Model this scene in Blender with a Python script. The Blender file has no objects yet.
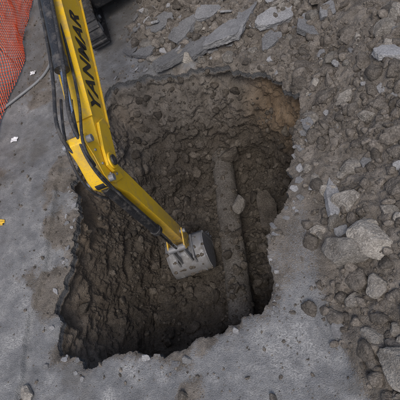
import bpy, bmesh, math
import numpy as np
from mathutils import Vector as V, Matrix

rng = np.random.default_rng(11)
scn = bpy.context.scene
scn.view_settings.view_transform = 'Standard'
scn.view_settings.look = 'None'
scn.view_settings.exposure = 0

# ------------------------------------------------------------ noise
_perm = np.random.default_rng(5).permutation(4096).astype(np.int64)
_val = np.random.default_rng(6).random(4096)
def _h(ix, iy, iz):
    return _val[_perm[(_perm[(_perm[ix & 4095] + iy) & 4095] + iz) & 4095]]
def vnoise(x, y, z):
    x = np.asarray(x, float) + 1000; y = np.asarray(y, float) + 1000; z = np.asarray(z, float) + 1000
    ix = np.floor(x).astype(np.int64); iy = np.floor(y).astype(np.int64); iz = np.floor(z).astype(np.int64)
    fx = x - ix; fy = y - iy; fz = z - iz
    fx = fx*fx*(3-2*fx); fy = fy*fy*(3-2*fy); fz = fz*fz*(3-2*fz)
    def L(a, b, t): return a + (b-a)*t
    c00 = L(_h(ix,iy,iz), _h(ix+1,iy,iz), fx); c10 = L(_h(ix,iy+1,iz), _h(ix+1,iy+1,iz), fx)
    c01 = L(_h(ix,iy,iz+1), _h(ix+1,iy,iz+1), fx); c11 = L(_h(ix,iy+1,iz+1), _h(ix+1,iy+1,iz+1), fx)
    return L(L(c00,c10,fy), L(c01,c11,fy), fz)*2-1
def fbm(x, y, z=0., f=1., o=4, g=.5, seed=0.):
    x = np.asarray(x, float); y = np.asarray(y, float); z = np.zeros_like(x)+z
    s = 0; a = 1; n = 0
    for i in range(o):
        s = s + a*vnoise(x*f+seed+i*17.3, y*f-seed+i*9.1, z*f+seed*.7+i*5.7)
        n += a; a *= g; f *= 2.03
    return s/n
def ridge(x, y, z=0., f=1., o=3, seed=0.):
    x = np.asarray(x, float); y = np.asarray(y, float); z = np.zeros_like(x)+z
    s = 0; a = 1; n = 0
    for i in range(o):
        s = s + a*(1-np.abs(vnoise(x*f+seed+i*7.3, y*f-seed+i*3.1, z*f+i*5.7))*2); n += a; a *= .5; f *= 2.1
    return s/n
def sst(a, b, x):
    t = np.clip((x-a)/(b-a), 0, 1); return t*t*(3-2*t)

# ------------------------------------------------------------ materials
def newmat(name):
    m = bpy.data.materials.new(name); m.use_nodes = True
    nt = m.node_tree; b = nt.nodes['Principled BSDF']
    return m, nt, b
class NB:
    def __init__(s, nt): s.nt = nt; s.tc = nt.nodes.new('ShaderNodeTexCoord').outputs['Object']
    def noise(s, sc, det=3, rough=.6):
        n = s.nt.nodes.new('ShaderNodeTexNoise'); n.inputs['Scale'].default_value = sc
        n.inputs['Detail'].default_value = det; n.inputs['Roughness'].default_value = rough
        s.nt.links.new(s.tc, n.inputs['Vector']); return n.outputs['Fac']
    def ramp(s, fac, stops):
        n = s.nt.nodes.new('ShaderNodeValToRGB'); e = n.color_ramp.elements
        while len(e) < len(stops): e.new(.5)
        for i, (p, c) in enumerate(stops):
            e[i].position = p
            if not hasattr(c, '__len__'): c = (c, c, c)
            e[i].color = (*c, 1)
        s.nt.links.new(fac, n.inputs['Fac']); return n.outputs['Color']
    def mix(s, fac, a, b, mode='MIX'):
        n = s.nt.nodes.new('ShaderNodeMix'); n.data_type = 'RGBA'; n.blend_type = mode
        for v, i in ((fac, 0), (a, 6), (b, 7)):
            if isinstance(v, (int, float)): n.inputs[i].default_value = float(v) if i == 0 else (v, v, v, 1)
            elif isinstance(v, tuple): n.inputs[i].default_value = (*v, 1)
            else: s.nt.links.new(v, n.inputs[i])
        return n.outputs[2]
    def math(s, op, a, b=0.):
        n = s.nt.nodes.new('ShaderNodeMath'); n.operation = op
        for v, i in ((a, 0), (b, 1)):
            if isinstance(v, (int, float)): n.inputs[i].default_value = float(v)
            else: s.nt.links.new(v, n.inputs[i])
        return n.outputs[0]
    def attr(s, name):
        n = s.nt.nodes.new('ShaderNodeAttribute'); n.attribute_name = name; return n.outputs['Fac']
    def bump(s, h, dist, strength=1.):
        n = s.nt.nodes.new('ShaderNodeBump'); n.inputs['Distance'].default_value = dist
        n.inputs['Strength'].default_value = strength
        s.nt.links.new(h, n.inputs['Height'])
        return n.outputs['Normal']

def earth_material():
    m, nt, b = newmat('earth_surface'); n = NB(nt)
    soilA = n.attr('soil'); clay = n.attr('clay'); moist = n.attr('moist'); lip = n.attr('lip'); pale = n.attr('pale')
    fine = n.noise(55, 3, .7); med = n.attr('med'); grit = n.noise(230, 0, .5)
    aggv = n.ramp(grit, [(.3, .10), (.5, .17), (.68, .33)])
    dust = n.ramp(med, [(.30, (.135, .14, .147)), (.5, (.225, .23, .237)), (.7, (.335, .337, .333))])
    pav = n.mix(n.ramp(fine, [(.35, .2), (.62, .85)]), aggv, dust)
    pav = n.mix(n.ramp(pale, [(.10, .85), (.46, 0.)]), pav, n.mix(fine, (.08, .077, .074), (.18, .172, .16)))
    pav = n.mix(n.math('MULTIPLY', n.ramp(pale, [(.64, 0.), (.88, .8)]), n.ramp(fine, [(.42, .1), (.6, .85)])), pav, (.50, .495, .48))
    so = n.ramp(med, [(.3, (.10, .087, .073)), (.5, (.165, .145, .124)), (.72, (.25, .224, .195))])
    so = n.mix(n.ramp(fine, [(.35, .6), (.5, .0)]), so, (.088, .076, .063))
    so = n.mix(n.ramp(grit, [(.58, 0.), (.68, .5)]), so, (.32, .30, .27))
    cl = n.ramp(med, [(.3, (.135, .092, .055)), (.55, (.225, .16, .10)), (.75, (.30, .225, .15))])
    so = n.mix(n.math('MULTIPLY', clay, n.ramp(fine, [(.3, .5), (.5, .95)])), so, cl)
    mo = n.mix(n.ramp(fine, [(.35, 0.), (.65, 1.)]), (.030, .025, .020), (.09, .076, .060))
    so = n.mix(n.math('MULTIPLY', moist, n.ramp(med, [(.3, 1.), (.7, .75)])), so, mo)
    k = n.math('ADD', soilA, n.math('MULTIPLY', n.math('SUBTRACT', fine, .5), 1.1))
    kk = n.ramp(k, [(.4, 0.), (.62, 1.)])
    col = n.mix(kk, pav, so)
    col = n.mix(lip, col, n.mix(.5, aggv, (.06, .06, .062)))
    nt.links.new(col, b.inputs['Base Color'])
    nt.links.new(n.math('SUBTRACT', .95, n.math('MULTIPLY', moist, .38)), b.inputs['Roughness'])
    b.inputs['Specular IOR Level'].default_value = .3
    nt.links.new(n.bump(n.noise(80, 2, .8), .028, .85), b.inputs['Normal'])
    return m
def stone_material(name, c0, c1, c2, scale=6, bump=.02):
    m, nt, b = newmat(name); n = NB(nt)
    t = n.attr('tint')
    a = n.ramp(n.noise(scale, 3, .65), [(.3, c0), (.52, c1), (.75, c2)])
    fn = n.noise(60, 2, .7)
    a = n.mix(n.ramp(fn, [(.52, 0.), (.7, .6)]), a, tuple(min(1, x*1.4) for x in c2))
    a = n.mix(n.ramp(fn, [(.3, .6), (.45, 0.)]), a, tuple(x*.6 for x in c0))
    a = n.mix(1., a, n.ramp(t, [(0, .6), (1, 1.35)]), 'MULTIPLY')
    nt.links.new(a, b.inputs['Base Color']); b.inputs['Roughness'].default_value = .9
    b.inputs['Specular IOR Level'].default_value = .25
    nt.links.new(n.bump(n.noise(45, 3, .8), bump*1.6, .9), b.inputs['Normal']); return m
def metal_material(name, col, rough=.45, metallic=0., dirt=(.2, .18, .155), dirtamt=.5, dsc=7, lowdirt=None):
    m, nt, b = newmat(name); n = NB(nt)
    d = n.ramp(n.noise(dsc, 5, .72), [(.50, 0.), (.68, dirtamt)])
    fn = n.noise(90, 2, .7)
    d = n.math('MAXIMUM', d, n.ramp(fn, [(.60, 0.), (.68, dirtamt*.9)]))
    base = n.mix(n.noise(3, 2), tuple(x*.85 for x in col), tuple(min(1, x*1.04) for x in col))
    if lowdirt:
        geo = nt.nodes.new('ShaderNodeNewGeometry'); sx = nt.nodes.new('ShaderNodeSeparateXYZ')
        nt.links.new(geo.outputs['Position'], sx.inputs[0])
        mr = nt.nodes.new('ShaderNodeMapRange'); mr.inputs[1].default_value = lowdirt[0]; mr.inputs[2].default_value = lowdirt[1]
        nt.links.new(sx.outputs[2], mr.inputs[0])
        d = n.math('MAXIMUM', d, n.math('MULTIPLY', mr.outputs[0], n.ramp(n.noise(16, 4, .7), [(.38, .15), (.55, 1.)])))
    nt.links.new(n.mix(d, base, dirt), b.inputs['Base Color'])
    nt.links.new(n.math('ADD', n.math('MULTIPLY', d, .5), rough), b.inputs['Roughness'])
    nt.links.new(n.math('MULTIPLY', n.math('SUBTRACT', 1., d), metallic), b.inputs['Metallic'])
    nt.links.new(n.bump(d, .003, .6), b.inputs['Normal'])
    return m
M_earth = earth_material()
M_stone = stone_material('stone', (.16, .145, .125), (.245, .226, .2), (.345, .323, .29))
M_clod = stone_material('clod', (.10, .087, .073), (.158, .139, .119), (.225, .202, .175), 14)
M_asph = stone_material('broken_asphalt', (.15, .15, .152), (.205, .205, .208), (.26, .26, .262), 4, .005)
M_brown = stone_material('pit_stone', (.05, .043, .035), (.09, .077, .063), (.15, .132, .11))
M_yel = metal_material('yellow_paint', (.82, .51, .02), .36, 0., (.24, .20, .15), .6, 5, (.1, -1.3))
M_blk = metal_material('black_steel', (.022, .023, .026), .4, 0., (.16, .145, .13), .5, 8, (-.3, -1.3))
M_rub = metal_material('rubber', (.026, .026, .028), .65, 0., (.15, .14, .13), .7, 9)
M_chr = metal_material('chrome_rod', (.6, .62, .65), .18, 1., (.2, .19, .17), .3, 12)
M_stl = metal_material('worn_steel', (.27, .28, .30), .45, .45, (.125, .113, .098), .95, 7, (-.4, -1.9))
M_red = metal_material('orange_net', (.9, .11, .025), .55, 0., (.4, .2, .15), .3, 9)
M_wht = metal_material('white_plastic', (.75, .76, .78), .4, 0., (.3, .3, .3), .4, 20)
M_gpl = metal_material('grey_plastic', (.2, .21, .22), .5, 0., (.2, .19, .18), .5, 12)
M_pipe = stone_material('pipe_concrete', (.09, .08, .068), (.15, .135, .118), (.22, .205, .185), 4, .03)
M_gls, _nt, _b = newmat('cab_glass'); _b.inputs['Base Color'].default_value = (.02, .03, .035, 1); _b.inputs['Roughness'].default_value = .05
M_txt, _nt, _b = newmat('decal_black'); _b.inputs['Base Color'].default_value = (.015, .015, .015, 1); _b.inputs['Roughness'].default_value = .5

# ------------------------------------------------------------ mesh helpers
def mkmesh(name, verts, faces, mat, smooth=True, attrs=None):
    me = bpy.data.meshes.new(name)
    verts = np.asarray(verts, np.float32)
    me.vertices.add(len(verts)); me.vertices.foreach_set('co', verts.ravel())
    faces = np.asarray(faces, np.int32); k = faces.shape[1]
    me.loops.add(faces.size); me.loops.foreach_set('vertex_index', faces.ravel())
    me.polygons.add(len(faces)); me.polygons.foreach_set('loop_start', np.arange(0, faces.size, k, dtype=np.int32))
    me.update(calc_edges=True); me.validate()
    me.polygons.foreach_set('use_smooth', np.full(len(me.polygons), smooth))
    for nme, arr in (attrs or {}).items():
        a = me.attributes.new(nme, 'FLOAT', 'POINT'); a.data.foreach_set('value', np.asarray(arr, np.float32))
    ob = bpy.data.objects.new(name, me); scn.collection.objects.link(ob)
    me.materials.append(mat); return ob

# ------------------------------------------------------------ ground + pit
CX, CY = -.3, .2
D = 1.76
rim_pts = np.array([(1.08,.29),(1.20,.90),(1.12,1.35),(.84,1.70),(.3,1.96),(0,2.08),(-.4,2.12),(-.78,2.25),(-1.2,2.3),(-1.44,2.22),(-1.56,1.9),(-1.55,1.26),(-1.82,.74),(-1.78,.4),(-1.66,-.23),(-1.74,-.98),(-1.66,-1.45),(-1.5,-1.68),(-1.2,-1.72),(-.86,-1.64),(-.5,-1.68),(-.21,-1.58),(.34,-1.42),(.62,-1.30),(.74,-1.0),(.77,-.65),(.86,-.3)])
flr_pts = np.array([(1.0,.3),(1.0,.8),(.85,1.15),(.35,1.35),(-.2,1.30),(-.7,1.1),(-1.05,.8),(-1.22,.3),(-1.2,-.3),(-1.25,-.9),(-1.2,-1.35),(-.8,-1.6),(-.2,-1.62),(.4,-1.5),(.72,-1.25),(.82,-.8),(.9,-.2)])
def polar(pts, cw):
    P = []
    n = len(pts)
    for i in range(n):
        p0, p1, p2, p3 = pts[i-1], pts[i], pts[(i+1) % n], pts[(i+2) % n]
        for t in np.linspace(0, 1, 24, endpoint=False):
            cr = .5*((2*p1)+(-p0+p2)*t+(2*p0-5*p1+4*p2-p3)*t*t+(-p0+3*p1-3*p2+p3)*t**3)
            P.append(cr*cw+(p1+(p2-p1)*t)*(1-cw))
    P = np.array(P)-np.array([CX, CY]); th = np.arctan2(P[:, 1], P[:, 0]); r = np.hypot(P[:, 0], P[:, 1])
    o = np.argsort(th); th = th[o]; r = r[o]
    th = np.concatenate([th-2*np.pi, th, th+2*np.pi]); r = np.tile(r, 3)
    return lambda a: np.interp(a, th, r)
Rr0 = polar(rim_pts, .7); Rf0 = polar(flr_pts, .8)
def rimR(a):
    x = np.cos(a); y = np.sin(a)
    r = Rr0(a)
    c = fbm(x*r, y*r, 0, 4.2, 2, seed=3)
    c2 = fbm(x*r, y*r, 0, 9., 2, seed=13)
    st = np.round(c*4)/4*.6+c*.4
    return r + .11*st + .045*c2 + .03*fbm(x*r, y*r, 0, 19, 4, .65, seed=8)
def soil_mask(x, y):
    w = .24*fbm(x, y, 0, 1.3, 4, seed=21)
    right = sst(-.16, .22, x-1.16+.10*np.sin(y*2.2)+w - .45*sst(-1.0, -2.2, y))
    top = sst(-.1, .3, (y-2.2) + (x+.35)*.55 + w*1.5)*sst(-1.3, -.7, x+w)
    return np.clip(np.maximum(right, top), 0, 1)
def patch(x, y):
    return fbm(x, y, 0, 1.1, 5, .6, seed=201)
def gz(x, y):
    s = soil_mask(x, y)
    fade = np.exp(-np.maximum(0, np.hypot(x, y)-9)/6)
    z = .02*fbm(x, y, 0, .7, 3, seed=2) + .014*fbm(x, y, 0, 6, 4, seed=4) + .007*fbm(x, y, 0, 26, 4, .65, seed=40)
    p = sst(.05, .4, patch(x, y))
    z = z + p*(.012+.014*fbm(x, y, 0, 22, 4, .65, seed=44))
    lump = .5+.5*fbm(x, y, 0, 2.0, 3, seed=31)
    z = z + s*(.03+.30*sst(1.2, 2.3, x)*(.4+lump)+.14*sst(2.1, 3.2, y)*lump)
    z = z + s*(.12*fbm(x, y, 0, 3.6, 4, .6, seed=33) + .032*ridge(x, y, 0, 9, 3, seed=35)*(.3+lump) + .016*fbm(x, y, 0, 38, 3, .7, seed=37))
    e = x+2.02+.12*fbm(x, y, 0, 1.5, 4, seed=51)
    z = z + .05*sst(.0, -.04, e)*sst(1.2, .8, y)*(1-s)
    return z*fade
NT = 1500
th = np.linspace(0, 2*np.pi, NT, endpoint=False)
ct, st_ = np.cos(th), np.sin(th)
rr = rimR(th)
off = [0]
stp = .011
while off[-1] < 90:
    off.append(off[-1]+stp)
    if off[-1] > 1.4: stp *= 1.06
off = np.array(off)[::-1]
OX = CX+(rr[None, :]+off[:, None])*ct; OY = CY+(rr[None, :]+off[:, None])*st_
OZ = gz(OX, OY)
edge = np.exp(-off[:, None]/.05)*(.5+.8*fbm(OX, OY, 0, 7, 3, seed=61))
OZ = OZ - .07*edge
db = np.exp(-off[:, None]/.20)*(.45+.9*fbm(OX, OY, 0, 3, 4, seed=64))
soilO = soil_mask(OX, OY)+np.clip(db, 0, .75)+.75*sst(.02, .4, patch(OX, OY))+.45*sst(.35, .9, OX)*sst(-1.5, -.8, OY)
soilO = np.clip(soilO, 0, 1)
pale = np.clip(.47+.85*fbm(OX, OY, 0, 2.2, 5, .62, seed=71)+.10*sst(-.8, -1.6, OY)-.25*sst(2., 3.2, OY)*sst(0, -1.2, OX), 0, 1)
medf = lambda X, Y, Z: np.clip(.5+.42*fbm(X, Y, Z, 8, 4, .65, seed=301), 0, 1)
def ringmesh(X, Y, Z):
    n = X.shape[0]
    v = np.stack([X, Y, Z], -1).reshape(-1, 3)
    i = np.arange(n-1)[:, None]*NT; j = np.arange(NT)[None, :]; j2 = (j+1) % NT
    f = np.stack([i+j, i+NT+j, i+NT+j2, i+j2], -1).reshape(-1, 4)
    return v, f
v, f = ringmesh(OX, OY, OZ)
z0 = np.zeros(v.shape[0])
ground = mkmesh('ground', v, f, M_earth, True, dict(soil=soilO.ravel(), clay=z0, moist=z0, lip=z0, pale=pale.ravel(), med=medf(OX, OY, OZ).ravel()))
NW = 150
t = np.linspace(0, 1, NW)[:, None]
rf = Rf0(th)+.06*fbm(ct*2, st_*2, 0, 2, 3, seed=71)
rf = np.minimum(rf, rr-.01)
def angw(c, w):
    d = np.abs((np.degrees(th)-c+180) % 360-180); return np.clip(1-d/w, 0, 1)[None, :]**.7
depth = t*D
rimz = OZ[-1][None, :]
lipd = .085+.03*fbm(ct*3, st_*3, 0, 2, 3, seed=81)[None, :]
g = .12*t+.88*t**1.6
gs = t**.9
wtop = angw(105, 45); wleft = angw(180, 60)
G = g*(1-wtop)+gs*wtop
uc = .05+.10*angw(25, 60)+.04*angw(-40, 30)
ucp = sst(0, .10, depth-lipd)*np.exp(-np.maximum(0, depth-lipd-.25)/.5)
WR = rr[None, :]+(rf-rr)[None, :]*np.where(depth < lipd, 0, G) + uc*ucp
smr = Rr0(th)[None, :]-rr[None, :]
WR = WR+smr*sst(.05, .4, depth)*(1-t)
WZ = rimz*(1-t)-depth
WX = CX+WR*ct; WY = CY+WR*st_
amp = sst(0, .12, depth-lipd)
lf = 1-.5*wleft
n1 = fbm(WX, WY, WZ*1.2, 2.1, 3, seed=91); n2 = fbm(WX, WY, WZ*1.2, 6, 4, .6, seed=93); n3 = ridge(WX, WY, WZ, 13, 3, seed=95); n4 = fbm(WX, WY, WZ, 40, 3, .7, seed=97)
lipn = fbm(WX, WY, WZ*3, 25, 4, .65, seed=99)
disp = amp*(.18*n1+.10*n2*lf+.028*n3*lf+.018*n4)+(1-amp)*.018*lipn*(depth > .004)
WR2 = WR+disp
WX = CX+WR2*ct; WY = CY+WR2*st_
WZ2 = WZ + amp*(1-t)*(.09*fbm(WX, WY, WZ, 3.3, 3, seed=101))
def pdist(X, Y):
    return np.abs(X-(-.21+(2.2-Y)*.0775))
def fl(X, Y):
    z = -D + .11*fbm(X, Y, 0, 1.8, 3, seed=111)+.12*fbm(X, Y, 0, 4.5, 4, .62, seed=113)+.04*ridge(X, Y, 0, 11, 3, seed=115)+.02*fbm(X, Y, 0, 40, 3, .7, seed=117) + .16*sst(-.5, -1.4, X)
    z = z + .08*np.exp(-((X+.6)**2+(Y-.05)**2)/.12) - .03*np.exp(-(pdist(X, Y)/.28)**2)
    return z
bl = sst(.74, 1., t)
WZ2 = WZ2*(1-bl)+fl(WX, WY)*bl
NF = 110
q = np.linspace(1, 0.004, NF)[:, None]
FX = CX+WR2[-1][None, :]*q*ct; FY = CY+WR2[-1][None, :]*q*st_
FZ = fl(FX, FY)
PX = np.vstack([WX, FX[1:]]); PY = np.vstack([WY, FY[1:]]); PZ = np.vstack([WZ2, FZ[1:]])
PZ[0] = OZ[-1]-.001; PX[0] = OX[-1]; PY[0] = OY[-1]
clay = np.zeros_like(PX); moist = np.zeros_like(PX); lip = np.zeros_like(PX)
right = angw(26, 40)*sst(.1, .22, depth)*(1-sst(.9, 1.4, depth))
clay[:NW] = np.clip(right*1.5+.22+.4*fbm(WX, WY, WZ, 1.5, 3, seed=121)-.3*wtop+.25*wleft, 0, 1)
clay[NW:] = .08
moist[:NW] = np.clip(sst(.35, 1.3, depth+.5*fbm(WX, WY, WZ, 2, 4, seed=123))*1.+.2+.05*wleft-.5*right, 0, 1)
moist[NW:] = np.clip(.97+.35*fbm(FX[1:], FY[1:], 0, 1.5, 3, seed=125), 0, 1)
lip[:NW] = (depth < lipd)*sst(0., .01, depth)
v, f = ringmesh(PX, PY, PZ)
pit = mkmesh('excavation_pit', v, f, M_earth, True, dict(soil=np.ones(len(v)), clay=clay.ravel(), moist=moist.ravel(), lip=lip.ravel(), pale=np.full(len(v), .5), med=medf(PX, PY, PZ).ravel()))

def tube(name, pts, r, mat, seg=32, bumpy=0.):
    pts = [V(p) for p in pts]; vs = []; fs = []
    up = V((0, 0, 1))
    for i, p in enumerate(pts):
        d = (pts[min(i+1, len(pts)-1)]-pts[max(i-1, 0)]).normalized()
        a = d.cross(up if abs(d.z) < .95 else V((1, 0, 0))).normalized(); b = a.cross(d)
        for j in range(seg):
            an = 2*math.pi*j/seg
            vs.append(p+(a*math.cos(an)+b*math.sin(an))*r)
    vs = np.array([x[:] for x in vs])
    if bumpy:
        c = np.repeat(np.array([p[:] for p in pts]), seg, 0)
        vs = c+(vs-c)*(1+bumpy*fbm(vs[:, 0], vs[:, 1], vs[:, 2], 7, 5, .65, seed=77))[:, None]
    for i in range(len(pts)-1):
        for j in range(seg):
            fs.append((i*seg+j, i*seg+(j+1) % seg, (i+1)*seg+(j+1) % seg, (i+1)*seg+j))
    return mkmesh(name, vs, fs, mat, True, dict(tint=np.full(len(vs), .4)))
pp = [V((-.21, 2.2, -1.41)).lerp(V((.10, -1.8, -1.45)), k/300) for k in range(301)]
pipe = tube('buried_pipe', pp, .165, M_pipe, 72, .09)
bpy.context.view_layer.update()
def drop(x, y, zmax=6.):
    best = None
    for ob in (pit, pipe, ground):
        ok, loc, nrm, _ = ob.ray_cast(V((x, y, zmax)), V((0, 0, -1)))
        if ok and (best is None or loc.z > best[0]): best = (loc.z, nrm)
        if ok and ob is pipe: break
    return best or (0., V((0, 0, 1)))

# ------------------------------------------------------------ rocks
def ico(sub):
    bm = bmesh.new(); bmesh.ops.create_icosphere(bm, subdivisions=sub, radius=1)
    v = np.array([x.co[:] for x in bm.verts]); f = np.array([[y.index for y in x.verts] for x in bm.faces]); bm.free()
    return v, f
ICO = {s: ico(s) for s in (1, 2, 3, 4, 5)}
def rockshape(sub, r, nplanes=12, flat=None, rough=.04):
    d, f = ICO[sub]; d = d.copy()
    if flat: d[:, 2] *= flat*1.5; d /= np.linalg.norm(d, axis=1)[:, None]
    N = r.normal(size=(nplanes, 3))
    if flat: N[:, 2] *= .25
    N /= np.linalg.norm(N, axis=1)[:, None]; dd = r.uniform(.62, 1., nplanes)
    if flat:
        N = np.vstack([N, [[.04, .03, 1], [-.03, .02, -1]]]); dd = np.append(dd, [flat, flat])
    q = d@N.T
    rad = np.where(q > .02, dd/np.maximum(q, .02), 9)
    rad = np.minimum(rad.min(1), 1.25)
    p = d*rad[:, None]
    o = r.uniform(0, 50)
    nn = fbm(p[:, 0], p[:, 1], p[:, 2], 2.2, 5, .6, seed=o)
    if flat:
        n3_ = fbm(p[:, 0], p[:, 1], p[:, 2]*3, 5, 4, .6, seed=o+3)
        p[:, :2] *= (1+nn*.16+n3_*.07)[:, None]; p[:, 2] += fbm(p[:, 0], p[:, 1], 0, 2., 5, .6, seed=o)*flat*.2
    else: p *= (1+nn*rough*2)[:, None]
    return p, f
TEMPL = {s: [rockshape(s, rng, int(rng.integers(7, 13)), rough=.12) for _ in range(10)] for s in (1, 2, 3)}
FLAT = [rockshape(3, rng, 8, .2) for _ in range(8)]
def rotm(r):
    q = r.normal(size=4); q /= np.linalg.norm(q); w, x, y, z = q
    return np.array([[1-2*(y*y+z*z), 2*(x*y-z*w), 2*(x*z+y*w)], [2*(x*y+z*w), 1-2*(x*x+z*z), 2*(y*z-x*w)], [2*(x*z-y*w), 2*(y*z+x*w), 1-2*(x*x+y*y)]])
def scatter(name, pts, sizes, mat, sink=.25, smooth=False, flat=False):
    vs, fs, ts = [], [], []; n = 0
    for (x, y), s in zip(pts, sizes):
        z, nr = drop(x, y)
        if abs(nr.z) < .25: continue
        if flat:
            p, f = FLAT[rng.integers(8)]
            sc = s*rng.uniform(.6, 1.1, 3)
            R = np.array(Matrix.Rotation(rng.uniform(0, 6.28), 3, 'Z') @ Matrix.Rotation(rng.normal()*.3, 3, 'X') @ Matrix.Rotation(rng.normal()*.25, 3, 'Y'))
            p = (p*sc)@R.T + np.array([x, y, z+s*.12])
        else:
            sub = 1 if s < .017 else (2 if s < .045 else 3)
            p, f = TEMPL[sub][rng.integers(10)]
            sc = s*rng.uniform(.6, 1.15, 3); sc[2] *= .8
            p = (p*sc)@rotm(rng).T + np.array([x, y, z+s*(.5-sink)])
        vs.append(p); fs.append(f+n); n += len(p); ts.append(np.full(len(p), rng.random()))
    return mkmesh(name, np.vstack(vs), np.vstack(fs), mat, smooth, dict(tint=np.concatenate(ts)))
def plaw(n, a, b, k=2.2):
    u = rng.random(n); return (a**(1-k)+u*(b**(1-k)-a**(1-k)))**(1/(1-k))
def rimdist(xy):
    a = np.arctan2(xy[:, 1]-CY, xy[:, 0]-CX); return np.hypot(xy[:, 0]-CX, xy[:, 1]-CY)-rimR(a)
N = 34000
xy = np.stack([rng.uniform(-1.2, 3.2, N), rng.uniform(-2.7, 4.2, N)], 1)
ms = soil_mask(xy[:, 0], xy[:, 1]); rd = rimdist(xy)
clus = fbm(xy[:, 0], xy[:, 1], 0, 2., 3, seed=131)
xy = xy[(rd > .01) & (rng.random(N) < ms*(.5+1.2*clus)+.02)]
scatter('soil_clods', xy, plaw(len(xy), .006, .10, 2.0), M_clod, .5, True)
N = 2000
xy = np.stack([rng.uniform(-1., 3.2, N), rng.uniform(-2.7, 4.2, N)], 1)
ms = soil_mask(xy[:, 0], xy[:, 1]); rd = rimdist(xy); cl_ = fbm(xy[:, 0], xy[:, 1], 0, 1.6, 3, seed=133)
xy = xy[(rd > .03) & (rng.random(N) < ms*(.45+1.3*cl_))]
scatter('stone_rubble', xy, plaw(len(xy), .014, .11, 1.8), M_stone, .42)
N = 20000
xy = np.stack([rng.uniform(-3.6, 2., N), rng.uniform(-2.6, 4.6, N)], 1)
rd = rimdist(xy); pt = sst(-.05, .4, patch(xy[:, 0], xy[:, 1]))
xy = xy[(rd > .005) & (rng.random(N) < .08+.6*np.exp(-np.maximum(rd, 0)/.2)+.5*pt+.35*sst(2.2, 2.6, xy[:, 1])+.25*sst(.5, .9, xy[:, 0]))]
scatter('pavement_grit', xy, plaw(len(xy), .004, .030, 2.4), M_clod, .35)
N = 7500
a = rng.uniform(0, 2*np.pi, N); rad = rimR(a)*np.sqrt(rng.uniform(0, .98, N))
xy = np.stack([CX+rad*np.cos(a), CY+rad*np.sin(a)], 1)
c3 = fbm(xy[:, 0], xy[:, 1], 0, 2., 3, seed=157)
nearpipe = pdist(xy[:, 0], xy[:, 1]) < .16
xy = xy[(rng.random(N) < (.6+1.0*c3)*np.where(nearpipe, .35, 1.)*np.where(xy[:, 0] < -1.1, .5, 1.))]
scatter('pit_debris', xy, plaw(len(xy), .01, .09, 2.1), M_brown, .45, True)
N = 70
a = rng.uniform(0, 2*np.pi, N); rad = rimR(a)+rng.uniform(.02, .16, N)
xy1 = np.stack([CX+rad*np.cos(a), CY+rad*np.sin(a)], 1)
xy2 = np.stack([rng.uniform(-1.2, 1.9, 60), rng.uniform(2.25, 3.7, 60)], 1)
xy3 = np.stack([rng.uniform(1.25, 2.6, 30), rng.uniform(-2.2, 2.2, 30)], 1)
xy = np.vstack([xy1, xy2, xy3]); sz = np.concatenate([rng.uniform(.02, .06, 70), rng.uniform(.03, .12, 60), rng.uniform(.03, .10, 30)])
ok_ = rimdist(xy) > .02
scatter('asphalt_fragments', xy[ok_], sz[ok_], M_asph, flat=True)

def hero(name, x, y, L, W, Hh, yaw, tiltx=0, tilty=0, mat=M_stone, flat=None, seed=0, zo=None, sub=4, sink=.25, tint=.5, rough=.06):
    r = np.random.default_rng(seed)
    p, f = rockshape(5 if flat else sub, r, 7 if flat else 13, flat, rough)
    mx = np.abs(p).max(0); p = p/mx*np.array([L/2, W/2, Hh/2])
    R = np.array(Matrix.Rotation(math.radians(yaw), 3, 'Z') @ Matrix.Rotation(math.radians(tiltx), 3, 'X') @ Matrix.Rotation(math.radians(tilty), 3, 'Y'))
    p = p@R.T
    z = drop(x, y)[0] if zo is None else zo
    p += np.array([x, y, z+(.5-sink)*Hh])
    return mkmesh(name, p, f, mat, False, dict(tint=np.full(len(p), tint)))
S = 100
for (x, y, L, W, Hh, yaw, tn, mt) in [
    (1.47,-.90,.38,.36,.27,20,.35,M_stone),(1.70,-.85,.42,.34,.27,-15,.95,M_stone),(1.68,-1.23,.24,.2,.16,40,.5,M_stone),
    (1.56,-.39,.28,.22,.18,-20,.65,M_stone),(1.65,.01,.28,.17,.15,10,.45,M_stone),(1.56,-.06,.14,.1,.09,60,.5,M_stone),
    (1.74,-1.92,.32,.40,.24,70,.5,M_stone),(1.56,-1.66,.2,.18,.12,0,.45,M_stone),(1.73,.85,.28,.15,.12,25,.55,M_stone),
    (1.55,1.00,.40,.24,.16,35,.3,M_clod),(1.24,-.60,.18,.12,.08,-15,.8,M_stone),(1.23,.12,.12,.1,.07,0,.4,M_stone),
    (-1.94,-1.95,.17,.2,.12,30,.9,M_stone),(1.88,.50,.2,.14,.1,0,.6,M_stone),(1.98,-.40,.24,.2,.15,30,.4,M_clod),
    (1.42,.55,.24,.2,.13,50,.3,M_clod),(2.05,.12,.26,.2,.14,10,.5,M_clod),(1.9,1.70,.28,.22,.14,70,.5,M_clod),(2.25,1.52,.3,.22,.16,20,.4,M_stone),
    (1.45,-1.32,.16,.12,.1,10,.35,M_stone),(1.9,-1.5,.2,.2,.14,10,.5,M_stone),(1.36,1.5,.24,.18,.12,-30,.25,M_clod),(1.88,-.60,.16,.14,.1,0,.5,M_stone),
    (1.62,1.33,.26,.2,.14,10,.4,M_clod),(2.0,1.17,.24,.16,.12,80,.4,M_clod),(1.7,2.55,.34,.26,.18,30,.4,M_clod),(2.3,2.05,.34,.3,.18,0,.5,M_clod)]:
    S += 1
    hero('boulder' if L > .3 else 'rock', x, y, L*1.1, W*1.1, Hh, yaw, rng.uniform(-15, 15), rng.uniform(-15, 15), mt, None, S, tint=tn, sink=.35, rough=.06 if mt is M_stone else .14)
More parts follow.
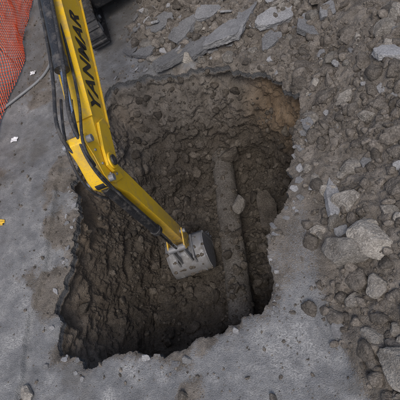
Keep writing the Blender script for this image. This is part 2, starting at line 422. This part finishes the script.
for (x, y, L, W, Hh, yaw, tx, ty, tn, mt) in [
    (.52,2.55,1.2,.60,.13,60,-10,8,.55,M_asph),(1.15,2.50,.66,.38,.11,20,12,5,.7,M_asph),(-.24,2.74,.66,.32,.10,28,10,-5,.1,M_asph),
    (-.36,2.40,.78,.38,.11,30,-8,4,.0,M_asph),(.15,2.98,.44,.36,.10,-20,5,8,.35,M_asph),(.98,2.13,.38,.26,.09,60,14,0,.2,M_asph),(.05,2.40,.54,.38,.10,55,-4,8,.15,M_asph),
    (1.41,-.28,.62,.17,.11,80,28,10,.85,M_asph),(2.24,1.12,.36,.24,.09,-10,-12,6,.95,M_asph),(1.45,2.12,.44,.26,.1,-40,-15,8,.2,M_asph),
    (-.85,2.62,.40,.26,.07,10,6,0,.05,M_asph),(1.75,2.22,.3,.24,.08,30,14,0,.3,M_asph),(1.3,.62,.22,.14,.06,70,8,0,.2,M_asph),(-1.1,2.8,.38,.28,.06,100,3,3,.05,M_asph),(-.6,3.1,.5,.36,.08,40,4,2,.15,M_asph)]:
    S += 1
    hero('asphalt_slab', x, y, L, W, Hh, yaw, tx, ty, mt, .16, S, tint=tn, sink=.1)
hero('slab_in_pit', .48, .45, .85, .34, .12, 84, 35, 6, M_brown, .2, 301, tint=.7, zo=-1.52)
hero('rock', .13, .55, .32, .2, .18, 70, 10, 0, M_stone, None, 302, tint=.1, zo=-1.27)
hero('rock', .05, 1.45, .34, .26, .26, 10, 0, 0, M_brown, None, 303, tint=.3, zo=-1.3)
hero('rock', -.5, 1.1, .3, .22, .16, 10, 0, 0, M_brown, None, 304, tint=.5)
hero('rock', -1.1, .7, .26, .2, .14, 40, 0, 0, M_brown, None, 305, tint=.5)
hero('rock', -.75, -1.0, .24, .18, .14, 40, 0, 0, M_brown, None, 306, tint=.5)

# ------------------------------------------------------------ excavator
E0 = V((-.66, -.03, 1.05)); h = V((.19, -.98, 0)).normalized(); kd = V((.98, .19, 0)).normalized()
def A(s, z, k=0.): return E0+h*s+kd*k+V((0, 0, z))
root = bpy.data.objects.new('excavator', None); scn.collection.objects.link(root)
def par(ob): ob.parent = root; return ob
def finish(bm, name, mat, bevel=0.):
    me = bpy.data.meshes.new(name); bmesh.ops.recalc_face_normals(bm, faces=bm.faces); bm.to_mesh(me); bm.free()
    ob = bpy.data.objects.new(name, me); scn.collection.objects.link(ob); me.materials.append(mat)
    if bevel:
        md = ob.modifiers.new('b', 'BEVEL'); md.width = bevel; md.segments = 3; md.limit_method = 'ANGLE'; md.angle_limit = math.radians(35)
        md.harden_normals = True
        for p in me.polygons: p.use_smooth = True
    return par(ob)
def plate(name, prof, k0, k1, mat, bevel=.008):
    bm = bmesh.new()
    a = [bm.verts.new(A(s, z, k0)) for s, z in prof]; b = [bm.verts.new(A(s, z, k1)) for s, z in prof]
    n = len(prof)
    bm.faces.new(a); bm.faces.new(b[::-1])
    for i in range(n): bm.faces.new((a[i], a[(i+1) % n], b[(i+1) % n], b[i]))
    return finish(bm, name, mat, bevel)
def cyl(name, p, q, r, mat, seg=28, bevel=.004, r2=None):
    p = V(p); q = V(q); d = q-p; bm = bmesh.new()
    M = Matrix.Translation((p+q)/2) @ d.to_track_quat('Z', 'Y').to_matrix().to_4x4()
    bmesh.ops.create_cone(bm, cap_ends=True, segments=seg, radius1=r, radius2=r if r2 is None else r2, depth=d.length, matrix=M)
    return finish(bm, name, mat, bevel)
def hose(name, pts, r, mat=M_rub):
    cu = bpy.data.curves.new(name, 'CURVE'); cu.dimensions = '3D'; cu.bevel_depth = r; cu.bevel_resolution = 4
    sp = cu.splines.new('NURBS'); sp.points.add(len(pts)-1); sp.order_u = 4; sp.use_endpoint_u = True; sp.resolution_u = 8
    for i, p in enumerate(pts): sp.points[i].co = (*p, 1)
    ob = bpy.data.objects.new(name, cu); scn.collection.objects.link(ob); cu.materials.append(mat); return par(ob)
bd = V((-1.94, .60)).normalized()
bn = V((bd.y, -bd.x))
if bn.y < 0: bn = -bn
def BP(u, w): return (bd.x*u+bn.x*w, bd.y*u+bn.y*w)
prof = [BP(-.02,-.10), BP(.25,-.17), BP(1.2,-.23), BP(2.3,-.27), (-3.05,.36), (-3.95,-.28), (-4.1,-.16), (-4.05,.0), (-3.25,.74), (-2.75,1.06), BP(2.3,.25), BP(1.2,.19), BP(.3,.12), BP(-.02,.09)]
plate('boom', prof, -.10, .10, M_yel, .012)
for k0, k1, nm in ((-.135, -.102, 'boom_end_plate_a'), (.102, .135, 'boom_end_plate_b')):
    plate(nm, [BP(-.11,-.02), BP(-.08,-.10), BP(.1,-.15), BP(.4,-.155), BP(.50,-.05), BP(.4,.08), BP(.1,.11), BP(-.07,.09)], k0, k1, M_yel, .008)
plate('boom_top_flange', [BP(.45,.145), BP(1.2,.20), BP(2.2,.255), BP(2.2,.272), BP(1.2,.217), BP(.45,.162)], -.12, .12, M_yel, .004)
plate('boom_bottom_flange', [BP(.45,-.19), BP(1.2,-.24), BP(2.2,-.278), BP(2.2,-.296), BP(1.2,-.258), BP(.45,-.208)], -.12, .12, M_yel, .004)
dp = [(-.07,.40),(-.02,.44),(.05,.42),(.12,.26),(.24,.10),(.27,.0),(.22,-.12),(.11,-.45),(.06,-1.2),(.03,-2.14),(-.02,-2.28),(-.14,-2.28),(-.19,-2.18),(-.17,-1.2),(-.15,-.5),(-.13,-.1),(-.12,.1)]
plate('dipper', dp, -.085, .085, M_yel, .012)
plate('dipper_side_plate', [(-.09,.38),(-.02,.42),(.03,.40),(.10,.25),(.22,.09),(.24,.0),(.18,-.12),(.0,-.3),(-.10,-.15),(-.10,.1)], .087, .099, M_yel, .004)
plate('dipper_wear_strip', [(-.175,-1.6),(-.155,-.6),(-.148,-.6),(-.168,-1.6)], -.06, .06, M_blk, .002)
for nm, (s, z), w, r, mt in (('elbow_pin',(0,0),.17,.055,M_blk),('elbow_boss',(0,0),.152,.085,M_yel),('arm_cylinder_pin',(-.02,.36),.15,.035,M_stl),('bucket_cylinder_pin',(.20,.0),.15,.035,M_stl),
                             ('bucket_pin',(-.08,-2.2),.17,.04,M_stl),('link_pin',(-.07,-1.86),.16,.03,M_stl)):
    cyl(nm, A(s, z, -w), A(s, z, w), r, mt)
for s, z in ((.02,.24),(.1,.12),(.05,-.15),(.13,-.02)): cyl('bolt_head', A(s, z, .098), A(s, z, .112), .014, M_stl, 6, .002)
ac0 = (-.02, .36); ac1 = (-2.75, 1.18)
dv = V(ac1)-V(ac0)
def AC(u, k=0., o=0.):
    p = V(ac0)+dv*u; return A(p.x, p.y+o, k)
cyl('arm_cylinder_rod', AC(0), AC(.45), .028, M_chr)
cyl('arm_cylinder_barrel', AC(.30), AC(1.), .066, M_blk)
cyl('arm_cylinder_gland', AC(.28), AC(.33), .076, M_blk)
cyl('arm_cylinder_eye', AC(0, -.05), AC(0, .05), .065, M_blk)
for k in (-.10, .07):
    plate('arm_cylinder_bracket', [BP(2.3,.25), BP(2.9,.28), BP(2.8,.46), BP(2.6,.46)], k, k+.03, M_yel, .004)
cyl('bucket_cylinder_barrel', A(.21, -.08), A(.165, -1.22), .058, M_blk)
cyl('bucket_cylinder_gland', A(.166, -1.2), A(.164, -1.27), .068, M_blk)
cyl('bucket_cylinder_rod', A(.165, -1.2), A(.15, -1.86), .028, M_chr)
cyl('bucket_cylinder_eye', A(.20, 0, -.05), A(.20, 0, .05), .07, M_blk)
cyl('rod_eye', A(.15, -1.88, -.12), A(.15, -1.88, .12), .045, M_stl)
for k in (-.125, .105):
    plate('dipper_link', [(-.11,-1.83),(-.10,-1.90),(.15,-1.94),(.19,-1.88),(.15,-1.83)], k, k+.02, M_yel, .004)
    plate('bucket_link', [(.11,-1.87),(.15,-1.84),(.19,-1.87),(.24,-2.2),(.2,-2.24),(.16,-2.2)], k*.7, k*.7+.02, M_stl, .004)
hose('hose', [A(.03,.30,.05), A(.0,.58,.05), A(-.5,.60,.06), A(-1.2,.74,.06), A(-2.2,1.06,.07), A(-3.1,1.0,.1), A(-4,.1,.1)], .018)
hose('hose', [A(.06,.25,-.05), A(.1,.60,-.08), A(-.5,.56,-.09), A(-1.2,.68,-.1), A(-2.2,1.0,-.1), A(-3.1,.95,-.1), A(-4,.1,-.1)], .018)
hose('hose', [A(.15,.1,.06), A(.20,.42,.08), A(-.15,.46,.10), A(-.6,.40,.06), A(-1.4,.66,.04), A(-2.5,1.03,.04)], .014)
hose('hose', [A(.22,-.25,.07), A(.30,.0,.08), A(.25,.3,.07), A(.0,.48,.05), A(-.5,.45,.0)], .014)
hose('hose', [A(.2,-1.1,.05), A(.26,-1.0,.09), A(.27,-.5,.09), A(.28,-.1,.09), A(.22,.25,.08)], .012)
hose('hose', [A(.2,-.3,-.06), A(.3,-.1,-.1), A(.3,.2,-.1), A(.05,.45,-.1), A(-.5,.5,-.08)], .014)
TB = (-.08, -2.2)
ol = [(-.10,-.02),(.0,.03),(.14,.04),(.26,-.02),(.35,-.12),(.39,-.24),(.35,-.36),(.26,-.44),(.12,-.48),(-.02,-.49),(-.16,-.48)]
cvs = []
for i in range(len(ol)-1):
    for t_ in (0, .5): cvs.append((ol[i][0]*(1-t_)+ol[i+1][0]*t_, ol[i][1]*(1-t_)+ol[i+1][1]*t_))
cvs.append(ol[-1])
W2 = .275
bm = bmesh.new(); rows = []
for k in np.linspace(-W2, W2, 13):
    rows.append([bm.verts.new(A(TB[0]+s, TB[1]+z, k)) for s, z in cvs])
for a_, b_ in zip(rows, rows[1:]):
    for i in range(len(cvs)-1): bm.faces.new((a_[i], a_[i+1], b_[i+1], b_[i]))
bk = finish(bm, 'bucket_shell', M_stl)
for p in bk.data.polygons: p.use_smooth = True
md = bk.modifiers.new('s', 'SOLIDIFY'); md.thickness = .018; md.offset = 0
for k in (-W2-.01, W2-.01):
    plate('bucket_side', [(TB[0]+s, TB[1]+z) for s, z in ol], k, k+.022, M_stl, .003)
    plate('bucket_side_edge', [(TB[0]-.11, TB[1]-.03), (TB[0]-.07, TB[1]-.03), (TB[0]-.12, TB[1]-.49), (TB[0]-.19, TB[1]-.49)], k-.006, k+.028, M_stl, .003)
plate('bucket_lip', [(TB[0]-.05, TB[1]-.505), (TB[0]-.05, TB[1]-.475), (TB[0]-.22, TB[1]-.475), (TB[0]-.24, TB[1]-.495)], -W2-.015, W2+.015, M_stl, .003)
for k in np.linspace(-W2+.04, W2-.04, 4):
    plate('bucket_tooth', [(TB[0]-.18, TB[1]-.52), (TB[0]-.18, TB[1]-.46), (TB[0]-.26, TB[1]-.465), (TB[0]-.34, TB[1]-.51)], k-.03, k+.03, M_stl, .005)
for k in (-.135, .11):
    plate('bucket_ear', [(TB[0]-.07, TB[1]-.03), (TB[0]-.06, TB[1]+.06), (TB[0]+.02, TB[1]+.07), (TB[0]+.30, TB[1]+.07), (TB[0]+.33, TB[1]-.06), (TB[0]+.2, TB[1]-.02)], k, k+.025, M_stl, .004)
for k in (-.17, .17):
    plate('bucket_wear_strip', [(TB[0]+.36, TB[1]-.12), (TB[0]+.405, TB[1]-.24), (TB[0]+.36, TB[1]-.37), (TB[0]+.26, TB[1]-.455), (TB[0]+.26, TB[1]-.44), (TB[0]+.345, TB[1]-.36), (TB[0]+.385, TB[1]-.24), (TB[0]+.345, TB[1]-.12)], k-.03, k+.03, M_stl, .003)
r_ = np.random.default_rng(9); vs_, fs_ = [], []; n_ = 0
for i in range(90):
    k = r_.uniform(-W2, W2); j = r_.integers(1, 8); s, z = ol[j]; sz_ = r_.uniform(.010, .03)
    p, f = TEMPL[2][r_.integers(8)]; c = A(TB[0]+s*.99, TB[1]+z*.99, k)
    p = (p*sz_)+np.array(c[:]); vs_.append(p); fs_.append(f+n_); n_ += len(p)
mud = mkmesh('bucket_mud', np.vstack(vs_), np.vstack(fs_), M_brown, True, dict(tint=np.full(n_, .9))); par(mud)
cu = bpy.data.curves.new('boom_lettering', 'FONT'); cu.body = 'YANMAR'; cu.size = .29; cu.extrude = .001; cu.offset = .008; cu.space_character = 1.08
tx = bpy.data.objects.new('boom_lettering', cu); scn.collection.objects.link(tx)
xd = (h*bd.x+V((0, 0, bd.y))).normalized(); yd = (h*bn.x+V((0, 0, bn.y))).normalized(); zd = xd.cross(yd)
o = A(*BP(.60, -.12), .104)
Mx = Matrix((xd, yd, zd)).transposed().to_4x4(); Mx.translation = o
tx.matrix_world = Mx; cu.materials.append(M_txt)
bpy.context.view_layer.update()
tx.parent = root
F = V((.306, -.952, 0)); Lt = V((.952, .306, 0))
UC = V((-1.27, 4.40, 0))
def U_(f_, l_, z_): return UC+F*f_+Lt*l_+V((0, 0, z_))
def box(name, f0, f1, l0, l1, z0_, z1_, mat, bevel=.02, top=1.):
    bm = bmesh.new(); vs = []
    for z_, k in ((z0_, 1.), (z1_, top)):
        fm = (f0+f1)/2; lm = (l0+l1)/2
        for a_, b_ in ((f0, l0), (f1, l0), (f1, l1), (f0, l1)): vs.append(bm.verts.new(U_(fm+(a_-fm)*k, lm+(b_-lm)*k, z_)))
    for q_ in ((0,1,2,3),(4,5,6,7),(0,1,5,4),(1,2,6,5),(2,3,7,6),(3,0,4,7)): bm.faces.new([vs[i] for i in q_])
    return finish(bm, name, mat, bevel)
for side in (-.74, .80):
    Rt = .25; Lh = .98; zc = Rt+.03
    if side > 0: UC = UC-F*.18
    loop = []
    for i in range(17): a_ = -math.pi/2+math.pi*i/16; loop.append((Lh+Rt*math.cos(a_), zc+Rt*math.sin(a_)))
    for i in range(17): a_ = math.pi/2+math.pi*i/16; loop.append((-Lh+Rt*math.cos(a_), zc+Rt*math.sin(a_)))
    bm = bmesh.new(); n = len(loop); g4 = []
    for (f_, z_) in loop:
        cf = max(-Lh, min(Lh, f_)); dx, dz = f_-cf, z_-zc; l_ = math.hypot(dx, dz); dx /= l_; dz /= l_
        g4.append([bm.verts.new(U_(f_-dx*t_, side+w_, z_-dz*t_)) for w_, t_ in ((-.15, 0), (.15, 0), (.15, .035), (-.15, .035))])
    for i in range(n):
        for j in range(4): bm.faces.new((g4[i][j], g4[i][(j+1) % 4], g4[(i+1) % n][(j+1) % 4], g4[(i+1) % n][j]))
    finish(bm, 'rubber_track', M_rub)
    per = 4*Lh+2*math.pi*Rt; nl = 46
    for i in range(nl):
        d_ = per*i/nl
        if d_ < 2*Lh: f_, z_, nx, nz = -Lh+d_, zc-Rt, 0, -1
        elif d_ < 2*Lh+math.pi*Rt: a_ = -math.pi/2+(d_-2*Lh)/Rt; nx, nz = math.cos(a_), math.sin(a_); f_, z_ = Lh+Rt*nx, zc+Rt*nz
        elif d_ < 4*Lh+math.pi*Rt: f_, z_, nx, nz = Lh-(d_-2*Lh-math.pi*Rt), zc+Rt, 0, 1
        else: a_ = math.pi/2+(d_-4*Lh-math.pi*Rt)/Rt; nx, nz = math.cos(a_), math.sin(a_); f_, z_ = -Lh+Rt*nx, zc+Rt*nz
        bm = bmesh.new(); tx_, tz_ = -nz, nx; vs = []
        for oo, hw in ((-.003, .028), (.024, .018)):
            for sg, lw in ((-1, -.145), (1, -.145), (1, .145), (-1, .145)):
                vs.append(bm.verts.new(U_(f_+nx*oo+tx_*hw*sg, side+lw, z_+nz*oo+tz_*hw*sg)))
        for q_ in ((0,1,2,3),(4,5,6,7),(0,1,5,4),(1,2,6,5),(2,3,7,6),(3,0,4,7)): bm.faces.new([vs[j] for j in q_])
        finish(bm, 'track_lug', M_rub, .004)
    for f_, r_2, nm in ((Lh, .2, 'idler'), (-Lh, .19, 'sprocket'), (-.5, .09, 'roller'), (0, .09, 'roller'), (.5, .09, 'roller')):
        z_ = zc if r_2 > .1 else zc-Rt+.035+r_2
        cyl(nm, U_(f_, side-.1, z_), U_(f_, side+.1, z_), r_2, M_blk, bevel=.015)
        cyl(nm+'_hub', U_(f_, side-.13, z_), U_(f_, side+.13, z_), r_2*.4, M_stl, bevel=.01)
    box('track_frame', -.8, .8, side-.07, side+.07, .2, .36, M_blk)
box('chassis', -.7, .7, -.62, .62, .28, .5, M_blk, .03)
cyl('slew_ring', U_(0, 0, .5), U_(0, 0, .62), .42, M_blk)
box('dozer_blade', -1.62, -1.55, -.92, .92, .06, .42, M_yel, .02)
box('blade_arm', -1.55, -.6, -.45, -.35, .2, .3, M_yel); box('blade_arm', -1.55, -.6, .35, .45, .2, .3, M_yel)
F = h.copy(); Lt = kd.copy(); UC = V((-1.48, 4.75, 0))
box('house', -1.1, .75, -.82, .82, .64, 1.02, M_yel, .06)
box('engine_cover', -1.15, -.35, -.82, .82, 1.03, 1.62, M_yel, .14, .92)
box('side_cover', -.34, .7, -.82, -.28, 1.03, 1.45, M_yel, .08, .95)
box('cab_lower', -.34, .72, -.2, .8, 1.03, 1.5, M_blk, .03)
box('cab_glass', -.32, .70, -.18, .78, 1.5, 2.38, M_gls, .03, .94)
for f_ in (-.32, .69):
    for l_ in (-.17, .77): cyl('cab_pillar', U_(f_, l_, 1.45), U_(f_*.95, .3+(l_-.3)*.95, 2.42), .035, M_blk)
box('cab_roof', -.38, .74, -.22, .82, 2.4, 2.5, M_yel, .04)
cyl('swing_post', A(-4.0, -.62), A(-4.0, -.12), .13, M_yel)
for k in (-.17, .115): plate('swing_bracket', [(-4.45,-.5),(-4.45,-.2),(-4.1,-.02),(-3.9,-.1),(-3.85,-.5)], k, k+.055, M_yel)
cyl('boom_cylinder', A(-3.75, -.42), A(-3.0, .05), .07, M_blk); cyl('boom_cylinder_rod', A(-3.0, .05), A(-2.55, .42), .035, M_chr)

# ------------------------------------------------------------ safety net fence
froot = bpy.data.objects.new('safety_fence', None); scn.collection.objects.link(froot)
base = [(-3.62,-1.2),(-3.52,.6),(-3.46,2.0),(-3.33,3.3),(-3.5,5.0),(-3.7,7.2)]
bl_ = np.array(base); seg = np.hypot(*np.diff(bl_, axis=0).T); cum = np.concatenate([[0], np.cumsum(seg)])
Lf = cum[-1]; nu = int(Lf/.035); nv = 30
us = np.linspace(0, Lf, nu+1); bx = np.interp(us, cum, bl_[:, 0]); by = np.interp(us, cum, bl_[:, 1])
vs = []
for j in range(nv+1):
    w = j/nv
    sag = .06*np.sin(us*2.6)**2*w
    xx = bx+.16*fbm(us, us*0+w*1.5, 0, 1.1, 4, seed=161)-.08*w; zz = .03+w*(1.0-sag)+.02*fbm(us, us*0+w, 0, 3, 3, seed=163)
    vs.append(np.stack([xx, by+.03*fbm(us, us*0+w, 0, 2, 3, seed=165), zz], 1))
vs = np.vstack(vs); fs = []
for j in range(1, nv):
    for i in range(1+(j % 2), nu, 2):
        c = j*(nu+1)+i; fs.append((c-1, c-(nu+1), c+1, c+(nu+1)))
net = mkmesh('net', vs, fs, M_red, False); net.parent = froot
md = net.modifiers.new('w', 'WIREFRAME'); md.thickness = .013; md.use_even_offset = False
for x, y in base[:-1]:
    c = cyl('post', (x-.03, y, -.05), (x-.09, y, 1.12), .014, M_stl); c.parent = froot
    c = cyl('post_cap', (x-.09, y, 1.1), (x-.09, y, 1.16), .022, M_red); c.parent = froot
def curve(name, pts, r, mat):
    ob = hose(name, pts, r, mat); ob.parent = None; return ob
curve('grey_conduit', [(-3.7,2.2,.03),(-3.3,2.5,.04),(-2.82,2.74,.03),(-2.6,3.1,.04),(-2.65,3.9,.03),(-2.7,5.2,.03)], .022, M_gpl)
def scrap(name, x, y, s, mat, seed):
    n = 14; a_ = np.linspace(-1, 1, n); X_, Y_ = np.meshgrid(a_, a_); X_ = X_.ravel(); Y_ = Y_.ravel()
    Z_ = .5*fbm(X_, Y_, 0, 1.3, 3, .7, seed=seed); z0_ = drop(x, y)[0]
    k = 1+.25*fbm(X_, Y_, 0, 1, 2, seed=seed+5)
    v_ = np.stack([x+X_*s*k, y+Y_*s*.7*k, z0_+.35*s+Z_*s], 1)
    f_ = [(j*n+i, j*n+i+1, (j+1)*n+i+1, (j+1)*n+i) for j in range(n-1) for i in range(n-1)]
    return mkmesh(name, v_, f_, mat, True)
scrap('plastic_scrap', -3.05, 1.66, .06, M_wht, 3); scrap('plastic_scrap', -3.02, 3.05, .05, M_wht, 9)
scrap('yellow_plastic_scrap', -2.86, .17, .07, M_yel, 15)

# ------------------------------------------------------------ camera, sky, sun
cd = bpy.data.cameras.new('camera'); cam = bpy.data.objects.new('camera', cd); scn.collection.objects.link(cam); scn.camera = cam
Mc = Matrix(((0.936120331, 0.171396866, 0.307086051), (0, 0.873197675, -0.48736614), (-0.35167989, 0.4562333524, 0.8174180984))).to_4x4()
Mc.translation = V((1.5027, -2.3849, 4.0)); cam.matrix_world = Mc
cd.sensor_width = 36; cd.lens = 38.7; cd.clip_start = .05; cd.clip_end = 500
w = bpy.data.worlds.new('World'); scn.world = w; w.use_nodes = True; nt = w.node_tree
sky = nt.nodes.new('ShaderNodeTexSky'); sky.sky_type = 'NISHITA'; sky.sun_disc = False
el, az = 60, 165
sky.sun_elevation = math.radians(el); sky.sun_rotation = math.radians(az); sky.dust_density = 4; sky.air_density = 1.
nt.links.new(sky.outputs[0], nt.nodes['Background'].inputs[0]); nt.nodes['Background'].inputs[1].default_value = .15
sl = bpy.data.lights.new('sun', 'SUN'); sl.energy = 1.3; sl.angle = math.radians(24); sl.color = (1, .97, .92)
so = bpy.data.objects.new('sun', sl); scn.collection.objects.link(so)
dirv = V((math.sin(math.radians(az))*math.cos(math.radians(el)), math.cos(math.radians(az))*math.cos(math.radians(el)), math.sin(math.radians(el))))
so.rotation_euler = dirv.to_track_quat('Z', 'Y').to_euler(); so.location = (0, 0, 8)
